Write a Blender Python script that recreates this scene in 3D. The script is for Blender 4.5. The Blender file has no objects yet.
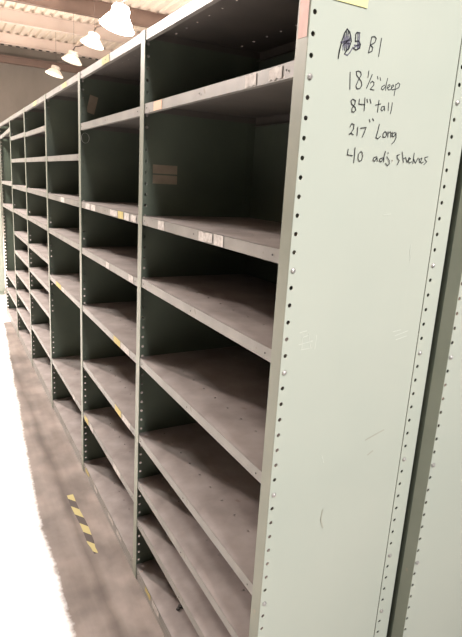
import bpy, math, random
from mathutils import Matrix, Vector, Euler
random.seed(7)
S = 0.0254            # everything below is measured in inches and scaled to metres
sc = bpy.context.scene
COL = sc.collection

# ---------------------------------------------------------------- camera
cam_d = bpy.data.cameras.new('camera')
cam = bpy.data.objects.new('camera', cam_d); COL.objects.link(cam)
cam_d.sensor_fit = 'HORIZONTAL'; cam_d.sensor_width = 36.0
cam_d.lens = 525.41 / 462 * 36.0
cam_d.shift_x = 8.82 / 462; cam_d.shift_y = -10.01 / 462
cam_d.clip_start = 0.02; cam_d.clip_end = 200
R = ((0.882371, 0.064193, -0.466156), (-0.467493, 0.232409, -0.852899), (0.053589, 0.970498, 0.23508))
M = Matrix(R).to_4x4(); M.translation = Vector((-25.3567, -35.3023, 65.381)) * S
cam.matrix_world = M
sc.camera = cam

# ---------------------------------------------------------------- world, lights, exposure
w = bpy.data.worlds.new('world'); sc.world = w; w.use_nodes = True
w.node_tree.nodes['Background'].inputs[0].default_value = (1.0, 0.93, 0.88, 1)
w.node_tree.nodes['Background'].inputs[1].default_value = 0.025

def area(name, loc, target, size, power, col):
    l = bpy.data.lights.new(name, 'AREA'); l.shape = 'DISK'; l.size = size * S; l.energy = power; l.color = col
    o = bpy.data.objects.new(name, l); COL.objects.link(o)
    o.location = Vector(loc) * S
    d = (Vector(target) - Vector(loc))
    o.rotation_euler = d.to_track_quat('-Z', 'Y').to_euler()
    return o
def point(name, loc, rad, power, col):
    l = bpy.data.lights.new(name, 'POINT'); l.shadow_soft_size = rad * S; l.energy = power; l.color = col
    o = bpy.data.objects.new(name, l); COL.objects.link(o); o.location = Vector(loc) * S
    return o
# high-bay lamps over the aisle ahead, over the spot behind the photographer; the rest are unseen lights added as fill
area('aisle_lamp_light', (-125, 400, 218), (0, 80, 30), 24, 1720, (1.0, 0.87, 0.80))
area('cabinet_fill', (-70, 150, 204), (-10, 262, 20), 30, 380, (1.0, 0.97, 0.90))  # unseen light added to brighten the cabinet past the run's far end
area('lamp_light_behind', (-8, -170, 185), (10, 0, 45), 40, 395, (1.0, 0.98, 0.97))
for i, (x, y, e) in enumerate([(100, 420, 320), (-60, 490, 120), (70, 640, 170)]):
    point('roof_fill', (x, y, 150), 10, e, (1.0, 0.84, 0.72))  # unseen points added to brighten the roof deck and beams
sc.view_settings.view_transform = 'Standard'
sc.view_settings.look = 'None'
sc.view_settings.exposure = 0.0
sc.view_settings.gamma = 1.0
sc.view_settings.use_curve_mapping = False

# ---------------------------------------------------------------- materials
def lin(r, g, b):
    f = lambda c: (c / 255 / 12.92) if c / 255 <= .04045 else ((c / 255 + .055) / 1.055) ** 2.4
    return (f(r), f(g), f(b), 1)
def mat(name, a, b=None, scale=3.0, rough=.5, bump=0.0, bscale=20, metal=0.0, detail=5, lo=.35, hi=.65, stretch=(1, 1, 1), emit=None, spots=None):
    m = bpy.data.materials.new(name); m.use_nodes = True
    nt = m.node_tree; bs = nt.nodes['Principled BSDF']
    bs.inputs['Roughness'].default_value = rough; bs.inputs['Metallic'].default_value = metal
    bs.inputs['Base Color'].default_value = a
    tc = nt.nodes.new('ShaderNodeTexCoord'); mp = nt.nodes.new('ShaderNodeMapping')
    mp.inputs['Scale'].default_value = stretch
    nt.links.new(tc.outputs['Object'], mp.inputs[0])
    out = None
    if b:
        n = nt.nodes.new('ShaderNodeTexNoise'); n.inputs['Scale'].default_value = scale; n.inputs['Detail'].default_value = detail
        nt.links.new(mp.outputs[0], n.inputs['Vector'])
        r = nt.nodes.new('ShaderNodeValToRGB'); r.color_ramp.elements[0].position = lo; r.color_ramp.elements[1].position = hi
        r.color_ramp.elements[0].color = a; r.color_ramp.elements[1].color = b
        nt.links.new(n.outputs[0], r.inputs[0]); out = r.outputs[0]
    if spots:
        n2 = nt.nodes.new('ShaderNodeTexNoise'); n2.inputs['Scale'].default_value = spots[1]; n2.inputs['Detail'].default_value = 3
        nt.links.new(mp.outputs[0], n2.inputs['Vector'])
        r2 = nt.nodes.new('ShaderNodeValToRGB'); r2.color_ramp.elements[0].position = spots[2]; r2.color_ramp.elements[1].position = spots[2] + .04
        nt.links.new(n2.outputs[0], r2.inputs[0])
        mx = nt.nodes.new('ShaderNodeMixRGB'); mx.inputs[1].default_value = a; mx.inputs[2].default_value = spots[0]
        nt.links.new(r2.outputs[0], mx.inputs[0])
        if out: nt.links.new(out, mx.inputs[1])
        out = mx.outputs[0]
    if out: nt.links.new(out, bs.inputs['Base Color'])
    if bump:
        n3 = nt.nodes.new('ShaderNodeTexNoise'); n3.inputs['Scale'].default_value = bscale
        nt.links.new(mp.outputs[0], n3.inputs['Vector'])
        bp = nt.nodes.new('ShaderNodeBump'); bp.inputs['Strength'].default_value = bump; bp.inputs['Distance'].default_value = .02
        nt.links.new(n3.outputs[0], bp.inputs['Height']); nt.links.new(bp.outputs[0], bs.inputs['Normal'])
    if emit:
        bs.inputs['Emission Color'].default_value = emit[0]; bs.inputs['Emission Strength'].default_value = emit[1]
    return m
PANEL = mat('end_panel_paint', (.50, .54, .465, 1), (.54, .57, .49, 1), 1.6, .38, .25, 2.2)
INNER = mat('shaded_divider_paint', (.09, .11, .082, 1), (.125, .148, .11, 1), 3, .55, .1, 4)  # shade of the bay interiors put into a darker copy of the panel paint
POST = mat('post_paint', (.215, .23, .18, 1), (.255, .265, .21, 1), 5, .45, .05, 8, spots=((.30, .26, .20, 1), 14, .68))
SHELF = mat('dusty_shelf_paint', (.175, .145, .135, 1), (.30, .26, .245, 1), 6, .6, .12, 15, detail=9, spots=((.20, .15, .13, 1), 9, .66))
UNDER = mat('shaded_shelf_underside', (.095, .085, .075, 1), (.13, .115, .10, 1), 5, .6)  # shade below the shelves put into the colour
LIP = mat('shelf_lip_paint', (.205, .195, .175, 1), (.27, .255, .23, 1), 9, .45, .05, 12, spots=((.18, .16, .13, 1), 22, .64))
WHITE = mat('white_sticker_paper', (.62, .58, .54, 1), (.42, .38, .35, 1), 70, .7)
YELLOW = mat('yellow_sticker_paper', (.58, .47, .16, 1), (.44, .36, .16, 1), 50, .7)
NOTE = mat('pale_yellow_note_paper', (.88, .82, .38, 1), (.84, .80, .40, 1), 10, .7)
ORANGE = mat('tan_sticker_paper', (.75, .48, .32, 1), (.62, .42, .3, 1), 40, .7)
PINK = mat('pink_white_sticker', (.74, .50, .44, 1), (.66, .44, .39, 1), 30, .7)
TAN = mat('brown_cardboard_label', (.33, .27, .20, 1), (.27, .22, .165, 1), 25, .8)
INK = mat('black_marker_ink', (.012, .012, .018, 1), (.03, .03, .04, 1), 30, .6)
GREYINK = mat('faded_marker_ink', (.20, .19, .25, 1), (.12, .12, .16, 1), 30, .6)
SCRATCH = mat('pale_scratch', (.66, .69, .61, 1), (.62, .65, .58, 1), 30, .4)
SMUDGE = mat('brown_smudge', (.43, .43, .36, 1), (.47, .47, .39, 1), 30, .6)
STEEL = mat('zinc_bolt', (.62, .60, .58, 1), (.5, .48, .46, 1), 60, .35, metal=.6)
DARK = mat('dark_screw_hole', (.03, .028, .025, 1), (.05, .045, .04, 1), 30, .7)
CEIL = mat('cream_roof_deck', (.82, .74, .64, 1), (.76, .68, .58, 1), 1, .6)
BEAM = mat('painted_beam', (.74, .64, .57, 1), (.68, .58, .52, 1), 1.5, .6)
GIRD = mat('brown_girder', (.17, .115, .09, 1), (.22, .15, .12, 1), 1.5, .6)
WALL = mat('grimy_concrete_wall', (.20, .18, .155, 1), (.275, .25, .22, 1), .7, .85, .2, 8, stretch=(1, 1, .5))
HOUS = mat('lamp_housing', (.75, .70, .62, 1), (.68, .62, .55, 1), 8, .5)
LENS = mat('lamp_lens', (.9, .88, .8, 1), None, emit=((1, .80, .64, 1), .25))
LENSHOT = mat('lit_lamp_lens', (.9, .88, .8, 1), None, emit=((1, .92, .88, 1), 40))
CORD = mat('dark_conduit', (.10, .07, .06, 1), (.13, .1, .08, 1), 8, .6)

# floor: dusty concrete strip beside the racks, pale ragged-edged area beyond it with blown-out glare painted into its colour
def floor_mat():
    m = bpy.data.materials.new('sealed_concrete_floor'); m.use_nodes = True
    nt = m.node_tree; N = nt.nodes; L = nt.links; bs = N['Principled BSDF']
    tc = N.new('ShaderNodeTexCoord'); sx = N.new('ShaderNodeSeparateXYZ'); L.new(tc.outputs['Object'], sx.inputs[0])
    def mth(op, a, b, c=None):
        n = N.new('ShaderNodeMath'); n.operation = op
        for i, v in enumerate((a, b) if c is None else (a, b, c)):
            if isinstance(v, (int, float)): n.inputs[i].default_value = v
            else: L.new(v, n.inputs[i])
        return n.outputs[0]
    def noise(scale, detail=6, st=(1, 1, 1)):
        mp = N.new('ShaderNodeMapping'); mp.inputs['Scale'].default_value = st; L.new(tc.outputs['Object'], mp.inputs[0])
        n = N.new('ShaderNodeTexNoise'); n.inputs['Scale'].default_value = scale; n.inputs['Detail'].default_value = detail
        L.new(mp.outputs[0], n.inputs['Vector']); return n.outputs[0]
    def ramp(v, *st):
        r = N.new('ShaderNodeValToRGB'); r.color_ramp.elements[0].position = st[0][0]; r.color_ramp.elements[0].color = st[0][1]
        r.color_ramp.elements[1].position = st[-1][0]; r.color_ramp.elements[1].color = st[-1][1]
        for p_, c_ in st[1:-1]:
            e = r.color_ramp.elements.new(p_); e.color = c_
        L.new(v, r.inputs[0]); return r.outputs[0]
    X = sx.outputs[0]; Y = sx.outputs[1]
    # edge of the painted glare: x < -11.7in, drifting towards the racks further along
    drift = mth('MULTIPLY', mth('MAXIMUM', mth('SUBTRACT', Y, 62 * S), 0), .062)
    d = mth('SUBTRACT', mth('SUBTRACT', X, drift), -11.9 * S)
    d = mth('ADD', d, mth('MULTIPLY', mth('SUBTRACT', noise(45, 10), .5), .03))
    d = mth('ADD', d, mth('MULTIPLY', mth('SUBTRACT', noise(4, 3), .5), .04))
    d = mth('SUBTRACT', d, mth('MULTIPLY', mth('MAXIMUM', mth('SUBTRACT', Y, 205 * S), 0), 3))  # painted glare spreads over the whole floor past the run's far end
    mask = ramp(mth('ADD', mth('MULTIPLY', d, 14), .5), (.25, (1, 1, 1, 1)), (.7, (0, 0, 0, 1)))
    conc = ramp(noise(5, 8), (.34, (.13, .105, .092, 1)), (.66, (.25, .205, .18, 1)))
    streak = ramp(noise(3.5, 5, (3, .5, 1)), (.40, (1, 1, 1, 1)), (.66, (.72, .69, .67, 1)))
    line = mth('ABSOLUTE', mth('ADD', mth('ADD', X, 5.9 * S), mth('MULTIPLY', mth('SUBTRACT', noise(3, 4), .5), .05)), 0)
    dirt = ramp(mth('MULTIPLY', line, 20), (.0, (.60, .57, .55, 1)), (.75, (1, 1, 1, 1)))
    mq = N.new('ShaderNodeMixRGB'); mq.blend_type = 'MULTIPLY'; mq.inputs[0].default_value = 1
    L.new(streak, mq.inputs[1]); L.new(dirt, mq.inputs[2]); streak = mq.outputs[0]
    mx = N.new('ShaderNodeMixRGB'); mx.blend_type = 'MULTIPLY'; mx.inputs[0].default_value = 1
    L.new(conc, mx.inputs[1]); L.new(streak, mx.inputs[2])
    pale_glare = ramp(noise(9, 6), (.28, (.78, .73, .72, 1)), (.40, (.90, .88, .88, 1)))
    m2 = N.new('ShaderNodeMixRGB'); L.new(mask, m2.inputs[0]); L.new(mx.outputs[0], m2.inputs[1]); L.new(pale_glare, m2.inputs[2])
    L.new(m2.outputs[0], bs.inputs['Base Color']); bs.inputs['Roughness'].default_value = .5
    return m
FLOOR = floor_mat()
def hazard():
    m = bpy.data.materials.new('hazard_stripe_tape'); m.use_nodes = True
    nt = m.node_tree; N = nt.nodes; L = nt.links; bs = N['Principled BSDF']
    tc = N.new('ShaderNodeTexCoord'); sx = N.new('ShaderNodeSeparateXYZ'); L.new(tc.outputs['Object'], sx.inputs[0])
    a = N.new('ShaderNodeMath'); a.operation = 'MULTIPLY_ADD'; L.new(sx.outputs[0], a.inputs[0]); a.inputs[1].default_value = 1.3; L.new(sx.outputs[1], a.inputs[2])
    b = N.new('ShaderNodeMath'); b.operation = 'FRACT'; c = N.new('ShaderNodeMath'); c.operation = 'MULTIPLY'; c.inputs[1].default_value = 1 / (5.6 * S)
    L.new(a.outputs[0], c.inputs[0]); L.new(c.outputs[0], b.inputs[0])
    r = N.new('ShaderNodeValToRGB'); r.color_ramp.interpolation = 'CONSTANT'
    r.color_ramp.elements[0].color = (.36, .30, .12, 1); r.color_ramp.elements[1].position = .5; r.color_ramp.elements[1].color = (.05, .035, .03, 1)
    L.new(b.outputs[0], r.inputs[0]); L.new(r.outputs[0], bs.inputs['Base Color']); bs.inputs['Roughness'].default_value = .6
    return m
HAZ = hazard()

# ---------------------------------------------------------------- helpers
class MB:
    """collects geometry in inches; build() links it as one mesh object"""
    def __init__(s): s.v = []; s.f = []; s.mi = []
    def face(s, pts, mi=0):
        b = len(s.v); s.v += [tuple(p) for p in pts]; s.f.append(tuple(range(b, b + len(pts)))); s.mi.append(mi)
    def box(s, x0, y0, z0, x1, y1, z1, mi=0, rot=None, about=None):
        P = [(x, y, z) for z in (z0, z1) for y in (y0, y1) for x in (x0, x1)]
        if rot is not None:
            c = Vector(about or ((x0 + x1) / 2, (y0 + y1) / 2, (z0 + z1) / 2)); P = [tuple(rot @ (Vector(p) - c) + c) for p in P]
        b = len(s.v); s.v += P
        for q in ((0, 2, 3, 1), (4, 5, 7, 6), (0, 1, 5, 4), (2, 6, 7, 3), (0, 4, 6, 2), (1, 3, 7, 5)):
            s.f.append(tuple(b + i for i in q)); s.mi.append(mi)
    def lathe(s, c, prof, n=20, axis='z', mi=0):
        b = len(s.v)
        for (r, h) in prof:
            for i in range(n):
                a = 2 * math.pi * i / n; u, v = r * math.cos(a), r * math.sin(a)
                s.v.append({'z': (c[0] + u, c[1] + v, c[2] + h), 'y': (c[0] + u, c[1] + h, c[2] + v), 'x': (c[0] + h, c[1] + u, c[2] + v)}[axis])
        for k in range(len(prof) - 1):
            for i in range(n):
                j = (i + 1) % n
                s.f.append((b + k * n + i, b + k * n + j, b + (k + 1) * n + j, b + (k + 1) * n + i)); s.mi.append(mi)
        s.f.append(tuple(b + i for i in range(n))[::-1]); s.mi.append(mi)
        s.f.append(tuple(b + (len(prof) - 1) * n + i for i in range(n))); s.mi.append(mi)
    def holed(s, fn, cols, rows, r, n=8, mi=0):
        """sheet in (u, v) mapped by fn; cols = [(u0, u1, hole?)], rows = [(v0, v1, hole?)]: a hole where both say so"""
        for (u0, u1, hu) in cols:
            for (v0, v1, hv) in rows:
                if not (hu and hv):
                    s.face([fn(u0, v0), fn(u1, v0), fn(u1, v1), fn(u0, v1)], mi); continue
                uc = (u0 + u1) / 2 if hu is True else hu; vc = (v0 + v1) / 2
                B = [(u1, vc), (u1, v1), (uc, v1), (u0, v1), (u0, vc), (u0, v0), (uc, v0), (u1, v0)]
                H = [(uc + r * math.cos(math.pi / 4 * k), vc + r * math.sin(math.pi / 4 * k)) for k in range(8)]
                for k in range(8):
                    j = (k + 1) % 8
                    s.face([fn(*H[k]), fn(*B[k]), fn(*B[j]), fn(*H[j])], mi)
    def mesh(s, name, mats, weld=True):
        me = bpy.data.meshes.new(name)
        me.from_pydata([(x * S, y * S, z * S) for x, y, z in s.v], [], s.f)
        for m in (mats if isinstance(mats, (list, tuple)) else [mats]): me.materials.append(m)
        for p_, i in zip(me.polygons, s.mi): p_.material_index = i
        me.update(); return me
    def build(s, name, mats, parent=None, solid=0, offset=0, smooth=False, loc=None):
        o = bpy.data.objects.new(name, s.mesh(name, mats)); COL.objects.link(o)
        if parent: o.parent = parent
        if loc: o.location = Vector(loc) * S
        if solid:
            wd = o.modifiers.new('weld', 'WELD'); wd.merge_threshold = .0001
            md = o.modifiers.new('sheet', 'SOLIDIFY'); md.thickness = solid * S; md.offset = offset
        if smooth:
            for p_ in o.data.polygons: p_.use_smooth = True
        return o
def tag(o, label=None, cat=None, group=None, kind=None):
    for k, v in (('label', label), ('category', cat), ('group', group), ('kind', kind)):
        if v: o[k] = v
    return o
def empty(name, loc=(0, 0, 0)):
    o = bpy.data.objects.new(name, None); COL.objects.link(o); o.location = Vector(loc) * S; o.empty_display_size = .1
    return o
def copy(o, parent=None, loc=None, rot=None):
    c = o.copy(); COL.objects.link(c); c.parent = parent
    if loc: c.location = Vector(loc) * S
    if rot: c.rotation_euler = rot
    return c
def structure(o): o['kind'] = 'structure'; return o

# ---------------------------------------------------------------- the setting
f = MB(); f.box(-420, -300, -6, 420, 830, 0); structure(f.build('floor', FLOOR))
f = MB(); f.box(-420, 800, 0, 420, 812, 230); structure(f.build('wall_far', WALL))
f = MB(); f.box(408, -300, 0, 420, 800, 230); structure(f.build('wall_right', WALL))
f = MB(); f.box(-420, 794, 207, 420, 800, 215); f.box(-420, 790, 215, 420, 800, 216); structure(f.build('trim_1', GIRD))
# corrugated roof deck: trapezoidal ribs running along the aisle
f = MB()
x = -420
while x < 420:
    for (a, za, b, zb) in ((0, 230, 4, 230), (4, 230, 5, 232.5), (5, 232.5, 9, 232.5), (9, 232.5, 10, 230)):
        f.face([(x + a, -300, za), (x + a, 800, za), (x + b, 800, zb), (x + b, -300, zb)])
    x += 10
structure(f.build('ceiling', CEIL, solid=.3, offset=1))
for (y, d, m_) in [(-60, 14, BEAM), (50, 14, BEAM), (160, 14, BEAM), (270, 14, BEAM), (380, 14, BEAM), (529, 15, GIRD), (617, 13.5, BEAM), (728, 12.5, BEAM)]:
    f = MB(); f.box(-420, y, 230 - d, 420, y + .6, 229.8); f.box(-420, y - 2.5, 230 - d, 420, y + 3.1, 230 - d + .6); f.box(-420, y - 2.5, 229.2, 420, y + 3.1, 229.8)
    structure(f.build('ceiling_beam', m_))
# ---------------------------------------------------------------- shelving run
P = 36.04; Z0 = 78.007; PIT = 1.501; D = 18.7; TOP = 84.0; W = 35.6
holes_z = [Z0 - PIT * k for k in range(-3, 52)]
def zrows():
    rows = [(0, holes_z[-1] - PIT / 2, False)]
    for z in reversed(holes_z): rows.append((z - PIT / 2, z + PIT / 2, True))
    rows.append((holes_z[0] + PIT / 2, TOP, False)); return rows
ZR = zrows()
def post_mb(yc, sgn, front=True, span=(-.75, .75), hole=.4, reach=1.25, r=.2):
    """angle or tee post: plain flange on the face, holed flange along the side; yc = plane of the holed flange"""
    m = MB(); x0 = 0 if front else D
    q = 1 if front else -1
    m.face([(x0, yc + span[0], 0), (x0, yc + span[1], 0), (x0, yc + span[1], TOP), (x0, yc + span[0], TOP)])
    if front: cols = [(0, hole * 2, True), (hole * 2, reach, False)]
    else: cols = [(0, 1.2, False), (1.2, 1.96, True), (1.96, 2.05, False)]
    m.holed(lambda u, v: (x0 + q * u, yc, v), cols, ZR, r, mi=1)
    return m
def shelf_mb(lip=1.3):
    m = MB(); ys = []; y = 0; n = 11; c = W / n
    rows = [(c * k, c * (k + 1), True) for k in range(n)]
    m.holed(lambda u, v: (u, v, 0), [(.07, 3.4, False), (3.4, 4.4, True), (4.4, 13.4, False), (13.4, 14.4, True), (14.4, 17.9, False)], rows, .15)
    return m
def shelf_mesh():
    m = shelf_mb()
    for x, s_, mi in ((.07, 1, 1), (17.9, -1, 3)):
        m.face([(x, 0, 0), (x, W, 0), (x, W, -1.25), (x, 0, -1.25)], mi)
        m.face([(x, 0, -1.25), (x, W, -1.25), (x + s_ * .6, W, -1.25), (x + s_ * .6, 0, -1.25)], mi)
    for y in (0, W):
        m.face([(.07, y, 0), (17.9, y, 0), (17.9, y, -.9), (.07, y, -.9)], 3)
    for y in (1.6, W / 2, W - 1.6):
        m.lathe((.0, y, -.62), [(.09, -.035), (.09, .0)], 8, 'x', 2)
    return m
def sticker_mb(y0, y1, z0, z1, x, ragged=False):
    m = MB(); n = 5
    if not ragged: m.box(x - .02, y0, z0, x, y1, z1); return m
    top = [(y0 + (y1 - y0) * k / n, z1 - random.uniform(0, .22)) for k in range(n + 1)]
    bot = [(y0 + (y1 - y0) * k / n, z0 + random.uniform(0, .22)) for k in range(n + 1)]
    for k in range(n):
        a, b, c, d_ = bot[k], bot[k + 1], top[k + 1], top[k]
        m.face([(x - .02, *a), (x - .02, *b), (x - .02, *c), (x - .02, *d_)]); m.face([(x, *d_), (x, *c), (x, *b), (x, *a)])
    return m
def bolt_mb(x, y, z, nut=True):
    m = MB(); m.lathe((x, y, z), [(.22, 0), (.24, -.04), (.24, -.07), (.13, -.08), (.20, -.09), (.20, -.17), (.10, -.24)], 12, 'y')
    return m
def strokes_mb(strokes, y=-.02, th=.012):
    m = MB()
    for w_, pts in strokes:
        for (a, b), (c, d_) in zip(pts[:-1], pts[1:]):
            L_ = math.hypot(c - a, d_ - b) or 1e-3; ux, uz = (c - a) / L_, (d_ - b) / L_; e = w_ * .35
            a2, b2, c2, d2 = a - ux * e, b - uz * e, c + ux * e, d_ + uz * e; nx, nz = -uz * w_ / 2, ux * w_ / 2
            f4 = [(a2 + nx, b2 + nz), (c2 + nx, d2 + nz), (c2 - nx, d2 - nz), (a2 - nx, b2 - nz)]
            bb = len(m.v)
            m.v += [(px, y, pz) for px, pz in f4] + [(px, y + th, pz) for px, pz in f4]
            for q in ((0, 1, 2, 3), (7, 6, 5, 4), (0, 4, 5, 1), (1, 5, 6, 2), (2, 6, 7, 3), (3, 7, 4, 0)):
                m.f.append(tuple(bb + i for i in q)); m.mi.append(0)
    return m

SHELF_ME = shelf_mesh().mesh('shelf', [SHELF, LIP, DARK, UNDER])
rack = empty('shelving_unit', (0, 0, 0))
tag(rack, 'long grey-green steel shelving run of six bays with handwriting on its pale end panel', 'shelving')
# posts: front and rear of each divider
posts = []
for k in range(7):
    if k == 0: yc, span, sg = 0, (0, 1.5), 1
    elif k == 6: yc, span, sg = 6 * P + 1.5, (-1.5, 0), -1
    else: yc, span, sg = P * k + .75, (-.75, .75), 1
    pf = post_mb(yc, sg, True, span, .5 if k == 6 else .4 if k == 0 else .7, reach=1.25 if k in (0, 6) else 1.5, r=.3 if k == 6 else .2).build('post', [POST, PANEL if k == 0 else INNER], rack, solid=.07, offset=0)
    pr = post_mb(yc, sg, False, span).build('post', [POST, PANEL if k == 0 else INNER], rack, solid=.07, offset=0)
    posts.append((pf, pr, yc))
    if k == 0:      # the near end panel is slightly buckled, with two faint level creases
        pan = MB(); nx, nz = 14, 64
        def py(i, j):
            zz = .3 + 83.5 * j / nz; e = math.sin(math.pi * i / nx)
            t_ = abs(((zz - 51.2) / 11.6) % 1 - .5) * 2
            return .06 + e * (.05 * (1 - t_) + .015 * math.sin(zz * .35 + i * .5) + .012 * math.sin(i * 1.1 - zz * .21)) - .01
        for i in range(nx):
            for j in range(nz):
                pan.face([(.95 + 15.65 * a_ / nx, py(a_, b_), .3 + 83.5 * b_ / nz) for a_, b_ in ((i, j), (i + 1, j), (i + 1, j + 1), (i, j + 1))])
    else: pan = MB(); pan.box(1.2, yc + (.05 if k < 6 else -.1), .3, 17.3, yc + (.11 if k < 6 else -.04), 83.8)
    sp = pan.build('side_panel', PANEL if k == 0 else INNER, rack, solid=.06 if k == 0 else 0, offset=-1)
    if k == 0: sp['label'] = 'pale grey-green end panel with handwriting'; endp = sp
    if k == 1: div1 = sp
    if k == 2: div2 = sp
for k in range(6):
    y0, y1 = (P * k + .85, P * (k + 1) + .65)
    if k == 0: y0 = .15
    b = MB(); b.box(18.0, y0, .3, 18.06, y1, 83.8); b.build('back_panel', INNER, rack)
# shelves
H = {0: [74.9, 60.05, 51.1, 38.95, 26.35, 18.3, 11.3, 2.3],
     1: [74.75, 60.0, 50.8, 38.75, 26.4, 14.6, 2.3],
     2: [69.15, 59.95, 51.1, 38.7, 15.0, 2.6],
     3: [76.75, 69.2, 60.0, 51.3, 42.4, 34.6, 27.2, 15.1, 3.0],
     4: [77.0, 69.2, 59.9, 51.1, 42.6, 35.3, 27.4, 19.6, 12.3, 3.0],
     5: [79.8, 60.5, 50.8, 20.9, 13.3, 3.3]}
shelves = {}
proto = None
def add_shelf(k, z, parent, ox=0, oy=0):
    global proto
    if proto is None:
        proto = bpy.data.objects.new('shelf', SHELF_ME); COL.objects.link(proto)
        wd = proto.modifiers.new('weld', 'WELD'); wd.merge_threshold = .0001
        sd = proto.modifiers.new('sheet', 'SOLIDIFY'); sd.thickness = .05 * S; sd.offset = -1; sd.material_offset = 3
        proto.parent = parent; o = proto
        o.location = Vector((ox, oy + P * k + .95, z)) * S
    else:
        o = copy(proto, parent, (ox, oy + P * k + .95, z))
    return o
for k in range(6):
    for z in [TOP - .02] + H[k]:
        o = add_shelf(k, z, rack)
        if k == 5 and z == 79.8: o.rotation_euler = (-.045, 0, 0); o.location.z += .7 * S
        shelves[(k, z)] = o
    zb = H[k][-1] - 1.25
    b = MB(); b.box(.12, P * k + .85, 0, .2, P * (k + 1) + .65, zb - .02); b.build('base_strip', LIP, rack)
# stickers on the shelf lips: (bay, shelf index or -1 for the top, y0, y1, colour, ragged)
ST = [(0, 0, 7.26, 9.17, WHITE, 1), (0, 0, 3.23, 5.16, WHITE, 1), (0, 0, 29.65, 32.46, ORANGE, 0),
      (0, 1, 27.8, 29.9, WHITE, 0), (0, 1, 14.2, 17.5, WHITE, 1), (0, 1, 11.7, 13.8, WHITE, 0),
      (1, 1, 65.4, 68.4, WHITE, 0), (1, 1, 61.4, 64.3, WHITE, 0), (1, 1, 47.9, 51.9, WHITE, 1), (1, 1, 44.8, 47.5, YELLOW, 0), (1, 1, 41.9, 44.3, WHITE, 0), (1, 1, 38.7, 41.1, WHITE, 1),
      (1, 2, 52.4, 54.2, WHITE, 0), (1, 2, 39.6, 41.8, WHITE, 0), (1, 3, 45.8, 49.5, YELLOW, 0), (1, 3, 43.8, 45.5, WHITE, 0), (1, 3, 41.1, 43.6, WHITE, 0),
      (1, 4, 44.9, 48.4, YELLOW, 0), (1, 4, 40.1, 44.3, WHITE, 0), (1, 5, 67.7, 70.8, YELLOW, 0), (1, 5, 63.6, 66.0, WHITE, 0), (1, 5, 45.1, 49.4, WHITE, 0),
      (2, 4, 80.0, 82.0, WHITE, 0), (2, 3, 93.5, 99.6, YELLOW, 0), (2, 3, 90.0, 92.9, WHITE, 0), (1, 6, 67.2, 70.3, YELLOW, 1), (1, 6, 60.6, 63.0, WHITE, 1), (1, 6, 49.2, 52.5, WHITE, 1), (1, 6, 44.2, 47.0, WHITE, 1),
      (0, 7, 29.3, 31.6, YELLOW, 1), (0, 7, 25.7, 28.5, WHITE, 1), (1, -1, 52.7, 57.0, YELLOW, 0), (2, -1, 84.0, 88.5, YELLOW, 1), (2, 1, 88, 92, WHITE, 0), (3, -1, 122, 127, YELLOW, 0)]
for (k, i, y0, y1, m_, rg) in ST:
    z = TOP - .02 if i < 0 else H[k][i]
    sh = shelves[(k, z)]; oy = P * k + .95
    s_ = sticker_mb(y0 - oy, y1 - oy, -1.2, -.08, .03, rg).build('sticker', m_, sh)
    s_['label'] = {'white_sticker_paper': 'white paper sticker', 'yellow_sticker_paper': 'yellow paper sticker'}.get(m_.name, 'tan paper sticker')
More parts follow.
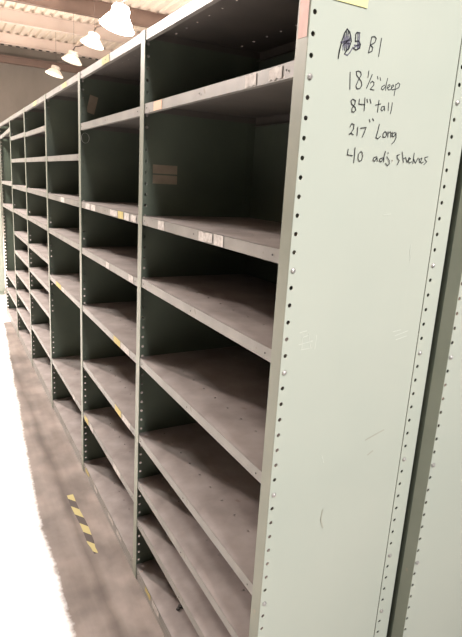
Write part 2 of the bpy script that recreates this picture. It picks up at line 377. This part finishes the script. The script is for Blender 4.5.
# things fixed to the near end
for k in (3, 13, 19, 27, 35, 40, 45): bolt_mb(.4, -.03, Z0 - PIT * k).build('bolt', STEEL, posts[0][0])
for k in (3, 13, 19, 27, 35, 40, 45): bolt_mb(D - 1.58, -.03, Z0 - PIT * k).build('bolt', STEEL, posts[0][1])
b = sticker_mb(.15, 1.3, 76.3, 82.6, -.04).build('sticker', PINK, posts[0][0]); b['label'] = 'long pale pink sticker'
b = MB(); rt = Matrix.Rotation(math.radians(0), 3, 'Y'); b.box(2.0, -.03, 79.15, 5.4, -.005, 83.2, rot=rt); b.build('paper_note', NOTE, endp)['label'] = 'blank pale yellow paper note'
STROKES = [(0.07, [(3.04, 75.19), (3.12, 75.88), (3.26, 76.55), (3.42, 77.06), (3.64, 77.39), (3.93, 77.2), (4.08, 76.9), (4.17, 76.59), (4.02, 76.07), (3.74, 75.81), (3.62, 75.58)]), (0.07, [(3.13, 76.37), (4.16, 76.68)]), (0.07, [(3.43, 75.87), (3.42, 77.01), (3.62, 75.85), (3.59, 77.2), (3.8, 75.82), (3.77, 77.23), (3.97, 75.96), (4.0, 77.05)]), (0.07, [(3.29, 76.34), (4.12, 76.42)]), (0.07, [(3.36, 76.14), (4.09, 76.85)]), (0.07, [(3.7, 75.59), (3.91, 75.54), (4.14, 75.76), (4.39, 76.19)]), (0.07, [(3.04, 75.19), (3.07, 75.71), (3.21, 76.33)]), (0.07, [(4.96, 77.32), (4.65, 77.3), (4.55, 77.17), (4.58, 76.66), (4.93, 76.73), (5.12, 76.52), (5.09, 76.24), (4.72, 76.04), (4.44, 76.14), (4.38, 76.35), (4.63, 76.66)]), (0.07, [(4.63, 77.21), (4.73, 76.13)]), (0.07, [(4.78, 77.23), (4.89, 76.1)]), (0.07, [(4.94, 77.21), (5.0, 76.17)]), (0.07, [(4.54, 76.98), (5.03, 77.11)]), (0.07, [(4.52, 76.37), (5.09, 76.41)]), (0.07, [(4.54, 76.21), (5.04, 76.53)]), (0.045, [(6.21, 77.23), (6.15, 76.62), (6.05, 76.05)]), (0.045, [(6.21, 77.23), (6.52, 77.32), (6.71, 77.19), (6.59, 76.88), (6.18, 76.63), (6.44, 76.5), (6.41, 76.22), (6.05, 76.04)]), (0.045, [(7.26, 77.31), (7.23, 76.85), (7.16, 75.93)]), (0.045, [(4.38, 74.36), (4.53, 73.11)]), (0.045, [(5.47, 74.51), (5.23, 74.57), (5.0, 74.49), (5.08, 74.23), (5.62, 73.85), (5.73, 73.57), (5.58, 73.31), (5.27, 73.23), (5.11, 73.44), (5.32, 73.92), (5.55, 74.32), (5.47, 74.51)]), (0.045, [(6.3, 74.72), (6.28, 74.22)]), (0.045, [(6.7, 74.5), (6.49, 73.96), (6.26, 73.41)]), (0.045, [(6.61, 73.84), (6.78, 74.0), (6.99, 73.93), (6.99, 73.73), (6.68, 73.38), (6.88, 73.36), (7.08, 73.36)]), (0.045, [(7.29, 74.43), (7.37, 74.25)]), (0.045, [(7.58, 74.39), (7.67, 74.17)]), (0.045, [(8.18, 73.88), (7.92, 73.73), (7.86, 73.55), (8.04, 73.48), (8.3, 73.78), (8.43, 74.44)]), (0.045, [(8.35, 74.08), (8.35, 73.49)]), (0.045, [(8.56, 73.69), (8.8, 73.88), (8.75, 73.98), (8.58, 73.93), (8.52, 73.69), (8.68, 73.55), (8.91, 73.62)]), (0.045, [(8.95, 73.72), (9.21, 73.93), (9.12, 74.02), (8.97, 73.92), (8.96, 73.68), (9.13, 73.61), (9.35, 73.71)]), (0.045, [(9.42, 74.1), (9.4, 73.62), (9.37, 73.19)]), (0.045, [(9.43, 74.04), (9.68, 74.25), (9.87, 74.15), (9.8, 73.88), (9.43, 73.69)]), (0.045, [(5.24, 72.33), (4.94, 72.41), (4.77, 72.27), (4.88, 72.03), (5.28, 71.82), (5.38, 71.62), (5.21, 71.45), (4.98, 71.46), (4.96, 71.72), (5.2, 72.04), (5.24, 72.33)]), (0.045, [(5.64, 72.49), (5.63, 72.11), (6.18, 72.13)]), (0.045, [(6.2, 72.65), (6.25, 72.12), (6.27, 71.66)]), (0.045, [(6.44, 72.58), (6.55, 72.33)]), (0.045, [(6.75, 72.62), (6.92, 72.32)]), (0.045, [(7.76, 72.65), (7.74, 72.23), (7.75, 71.69)]), (0.045, [(7.45, 72.23), (7.99, 72.38)]), (0.045, [(8.39, 72.23), (8.16, 72.18), (8.08, 71.97), (8.23, 71.85), (8.43, 72.04), (8.43, 72.24), (8.52, 71.89)]), (0.045, [(8.86, 72.57), (8.91, 71.93)]), (0.045, [(9.28, 72.62), (9.28, 72.15), (9.21, 71.72)]), (0.045, [(4.96, 70.27), (5.1, 70.55), (5.35, 70.5), (5.36, 70.17), (5.12, 69.81), (4.94, 69.7), (5.16, 69.79), (5.4, 69.7)]), (0.045, [(5.78, 70.33), (5.8, 69.67)]), (0.045, [(6.1, 70.28), (6.69, 70.39), (6.55, 69.98), (6.39, 69.6)]), (0.045, [(6.95, 71.04), (7.05, 70.86)]), (0.045, [(7.29, 71.16), (7.44, 70.99)]), (0.045, [(8.12, 70.78), (8.02, 70.17), (7.91, 69.67), (8.14, 69.61), (8.4, 69.83)]), (0.045, [(8.8, 70.23), (8.66, 70.07), (8.7, 69.79), (8.95, 69.79), (9.09, 70.01), (8.98, 70.23), (8.8, 70.23)]), (0.045, [(9.2, 70.27), (9.26, 69.84)]), (0.045, [(9.23, 70.12), (9.43, 70.29), (9.56, 70.18), (9.61, 69.86)]), (0.045, [(10.04, 70.28), (9.77, 70.2), (9.74, 69.97), (9.93, 69.9), (10.15, 70.25), (10.22, 69.86), (10.05, 69.53), (9.81, 69.32)]), (0.045, [(9.57, 70.12), (9.72, 70.27)]), (0.045, [(5.01, 68.52), (4.98, 68.08), (5.54, 68.04)]), (0.045, [(5.74, 68.7), (5.76, 68.15), (5.76, 67.48)]), (0.045, [(6.4, 68.44), (6.18, 68.21), (6.18, 67.82), (6.36, 67.63), (6.59, 67.74), (6.67, 68.09), (6.54, 68.39), (6.4, 68.44)]), (0.045, [(8.25, 68.14), (7.95, 68.06), (7.86, 67.84), (8.07, 67.75), (8.29, 68.08), (8.39, 67.77)]), (0.045, [(8.96, 68.1), (8.65, 68.0), (8.6, 67.82), (8.84, 67.76), (9.07, 68.07), (9.18, 68.65)]), (0.045, [(9.1, 68.07), (9.12, 67.76)]), (0.045, [(9.4, 68.22), (9.74, 67.92), (9.82, 67.65), (9.63, 67.48), (9.35, 67.67)]), (0.045, [(9.48, 68.57), (9.53, 68.49)]), (0.045, [(10.07, 67.97), (10.12, 67.9)]), (0.045, [(10.89, 68.5), (10.61, 68.42), (10.67, 68.2), (10.94, 67.98), (10.76, 67.63)]), (0.045, [(11.17, 68.74), (11.48, 67.85)]), (0.045, [(11.42, 68.17), (11.67, 68.3), (11.94, 67.88)]), (0.045, [(12.0, 68.04), (12.29, 68.24), (12.08, 68.32), (12.0, 68.04), (12.22, 67.86), (12.48, 67.99)]), (0.045, [(12.66, 68.75), (12.65, 67.84)]), (0.045, [(12.67, 68.25), (12.97, 67.89), (13.21, 68.37)]), (0.045, [(13.32, 68.34), (13.49, 67.97)]), (0.045, [(13.39, 68.22), (13.69, 68.4), (13.71, 68.3), (13.56, 68.06), (13.73, 67.94), (13.95, 68.05)]), (0.045, [(14.44, 68.55), (14.07, 68.46), (14.1, 68.29), (14.38, 68.11), (14.05, 67.83)])]
o = strokes_mb([(.085, s_[1]) for s_ in STROKES[1:14] if s_ not in (STROKES[6], STROKES[7], STROKES[11], STROKES[8])], y=.018).build('scribble', GREYINK, endp); o['label'] = 'crossed-out marker scribble'
strokes_mb([(.09, STROKES[i_][1][:len(STROKES[i_][1]) - (2 if i_ == 7 else 0)]) for i_ in (0, 6, 7)], y=.012).build('scribble_outline', INK, o)
for a_, b_, t_ in ((14, 17, 'marker writing B1'), (17, 30, 'marker writing of the depth'), (30, 40, 'marker writing of the height'), (40, 51, 'marker writing of the length'), (51, 54, 'marker writing of the number 40'), (54, 60, 'marker writing of adj.'), (60, 69, 'marker writing of the word shelves')):
    strokes_mb([(.066, s_[1]) for s_ in STROKES[a_:b_]], y=.012).build('handwriting_line', INK, endp)['label'] = t_
LIGHT = [[(13.92, 60.59), (13.81, 59.84), (14.05, 59.26), (13.99, 58.88)], [(13.0, 52.03), (14.05, 52.14)], [(13.34, 51.59), (15.04, 51.95)], [(13.55, 51.17), (15.0, 51.44)], [(1.77, 52.94), (2.51, 53.05)], [(2.04, 52.46), (2.88, 52.65)], [(1.78, 51.84), (3.28, 52.06)], [(2.05, 51.35), (3.25, 51.41)], [(2.11, 52.82), (2.15, 51.44)], [(2.75, 52.85), (3.15, 51.33)], [(3.66, 52.58), (3.6, 51.28)], [(6.1, 39.43), (5.75, 40.26)], [(9.9, 63.22), (10.74, 63.33)]]
for s_ in LIGHT: strokes_mb([(.07, s_)], y=.03).build('scratch', SCRATCH, endp)
DK = [[(11.26, 40.85), (13.6, 41.51)], [(11.81, 39.06), (12.44, 39.38)], [(6.64, 34.11), (6.52, 33.01), (6.9, 31.98)]]
for s_ in DK: strokes_mb([(.14, s_)], y=.03).build('scuff_mark', SMUDGE, endp)
# labels on the dividers inside the bays
yd = posts[1][2] - .06
for (z0, z1) in ((65.95, 67.15), (64.55, 65.75)):
    b = MB(); b.box(1.75, yd + .07, z0, 5.45, yd + .1, z1); b.build('label_strip', TAN, div1)['label'] = 'tan paper label strip'
yd = posts[2][2]
b = MB(); b.box(1.7, yd - .02, 76.8, 3.3, yd + .03, 80.1, rot=Matrix.Rotation(math.radians(14), 3, 'Y')); b.build('label_strip', TAN, div2)['label'] = 'tan label hanging at a tilt'

# ---------------------------------------------------------------- the run standing back to back behind it
back = empty('shelving_unit', (18.82, -2.15, 0))
tag(back, 'second steel shelving run standing back to back behind the lettered one, at right edge', 'shelving')
def at_back(m): return m
for k in range(4):
    yc = 0 if k == 0 else P * k + .75
    span = (0, 1.5) if k == 0 else (-.75, .75)
    for fr in (True, False):
        post_mb(yc, 1, fr, span, hole=.22).build('post', [POST, PANEL if k == 0 else INNER], back, solid=.07, offset=0)
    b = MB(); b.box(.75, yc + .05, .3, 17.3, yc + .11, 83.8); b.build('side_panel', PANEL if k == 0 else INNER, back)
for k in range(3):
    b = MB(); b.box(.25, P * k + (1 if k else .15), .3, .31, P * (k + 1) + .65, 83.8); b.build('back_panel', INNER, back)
    for z in (83.98, 72, 60, 48, 36, 24, 12, 3):
        o = add_shelf(k, z, back); o.location.x = .35 * S
for k in (3, 7, 13, 19, 27, 35): bolt_mb(.3, -.03, Z0 - PIT * k).build('bolt', STEEL, bpy.data.objects[[c.name for c in back.children if c.name.startswith('post')][0]])
# ---------------------------------------------------------------- unit across the end of the aisle
far = empty('storage_cabinet', (-14, 262, 0))
tag(far, 'pale steel cabinet standing beyond the far end of the shelving run', 'cabinet')
b = MB(); b.box(0, 0, 2, 18, 18, 82); b.build('body', PANEL, far)
b = MB(); b.box(-.3, -.3, 82, 18.3, 18.3, 83.5); b.build('top', PANEL, far)
b = MB(); b.box(.5, .6, 0, 17.5, 17.4, 2); b.build('plinth', PANEL, far)
b = MB(); b.box(.3, -.35, 2.3, 8.9, 0, 81.7); dd = b.build('door', PANEL, far)
b = MB(); b.box(7.8, -1.2, 40, 8.2, -.35, 45); b.build('handle', STEEL, dd)
b = MB(); b.box(9.1, -.35, 2.3, 17.7, 0, 81.7); b.build('door', PANEL, far)

# ---------------------------------------------------------------- lamps over the far racks
def lamp(loc, label, lens):
    t = empty('high_bay_lamp', loc); tag(t, label, 'lamp', 'hanging high-bay lamps')
    kids = []
    m = MB(); m.lathe((0, 0, 0), [(2.5, 12.2), (5.6, 11.6), (6.6, 10), (6.8, 6.5), (6.0, 5.2)], 20); kids.append(m.build('housing', lens if lens is LENSHOT else HOUS, t))
    m = MB(); m.lathe((0, 0, 0), [(5.5, 5.4), (8.0, 4.2), (10.5, .6), (12.6, -3.0), (13, -3.2), (13, -3.8), (12, -3.6)], 28)
    kids.append(m.build('reflector', lens, t)); kids[-1]['label'] = 'translucent reflector'
    m = MB(); m.lathe((0, 0, 0), [(12, -3.6), (10, -4.4), (5, -5.0), (1, -5.2)], 28); kids.append(m.build('lens', lens, t))
    m = MB(); m.lathe((0, 0, 0), [(.35, 11.5), (.35, 15)], 8); kids.append(m.build('hook', CORD, t))
    for o in kids:
        o.rotation_euler = (0, math.radians(14), 0)
        if lens is not LENSHOT: o.scale = (.78, .78, .62)
    hx, hz = (3.3, 13.5) if lens is LENSHOT else (1.9, 8.0)
    m = MB(); m.lathe((hx, 0, 0), [(.15, hz), (.15, 229.9 - loc[2])], 8); m.build('hanger_rod', CORD, t)
    return t
lamp((103.4, 388, 177), 'brightly glaring round high-bay lamp, nearest of the hanging row', LENSHOT)
lamp((101.5, 455, 175.5), 'white high-bay lamp hanging second in the row, next to the glaring one', LENS)
lamp((103.5, 542, 176), 'white high-bay lamp third along the hanging row, between two others', LENS)
lamp((103.5, 632, 176), 'small white high-bay lamp farthest along the hanging row near the wall', LENS)
m = MB()
pts = [(108, 300, 195), (107.5, 388, 192.8), (104.8, 455, 187.8), (106.8, 542, 188.3), (106.8, 632, 188.3)]
for a, b in zip(pts[:-1], pts[1:]):
    for j in range(8):
        t0, t1 = j / 8, (j + 1) / 8
        A = Vector(a).lerp(Vector(b), t0); B = Vector(a).lerp(Vector(b), t1)
        A.z -= 5 * math.sin(math.pi * t0); B.z -= 5 * math.sin(math.pi * t1)
        for (dx, dz) in ((-.5, 0), (0, -.5)):
            m.face([(A.x + dx, A.y, A.z + dz), (B.x + dx, B.y, B.z + dz), (B.x - dx, B.y, B.z - dz), (A.x - dx, A.y, A.z - dz)])
tag(m.build('power_cord', CORD, solid=.5), 'dark power cord sagging from lamp to lamp under the roof', 'cord')

# ---------------------------------------------------------------- small things
m = MB(); n = 12
for k in range(n):
    y0 = 44.7 + 19.5 * k / n; y1 = 44.7 + 19.5 * (k + 1) / n
    def xc(y): return -4.35 - .022 * (y - 44.7) + .1 * math.sin(y * .5)
    wd = lambda y: .62 if y > 47 else .35
    a0, a1 = xc(y0), xc(y1)
    m.face([(a0 - wd(y0), y0, .03), (a0 + wd(y0), y0, .03), (a1 + wd(y1), y1, .03), (a1 - wd(y1), y1, .03)])
tag(m.build('hazard_tape', HAZ, solid=.02), 'worn yellow and black striped tape stuck to the dusty floor', 'tape')
m = MB(); z = H[0][-1]
m.box(2.6, 24.7, z + .01, 3.0, 25.1, z + .2, rot=Matrix.Rotation(.5, 3, 'Z')); m.box(3.0, 25.0, z + .01, 3.5, 25.5, z + .22, rot=Matrix.Rotation(.9, 3, 'Z'))
tag(m.build('debris_chip', DARK), 'small black chip lying on the lowest shelf of the nearest bay', 'debris')

m = MB(); c = (.9, 71.9, 73.1)
for k in range(16):
    a, b = 2 * math.pi * k / 16, 2 * math.pi * (k + 1) / 16
    for (dx, dz) in ((.05, 0), (0, .05)):
        m.face([(c[0] + .75 * math.cos(a) - dx, c[1] + dz, c[2] - 1 + .95 * math.sin(a)), (c[0] + .75 * math.cos(b) - dx, c[1] + dz, c[2] - 1 + .95 * math.sin(b)),
                (c[0] + .75 * math.cos(b) + dx, c[1] - dz, c[2] - 1 + .95 * math.sin(b)), (c[0] + .75 * math.cos(a) + dx, c[1] - dz, c[2] - 1 + .95 * math.sin(a))])
tag(m.build('wire_loop', STEEL, solid=.05), 'small grey wire loop hanging under the upper shelf lip of the second bay', 'wire')
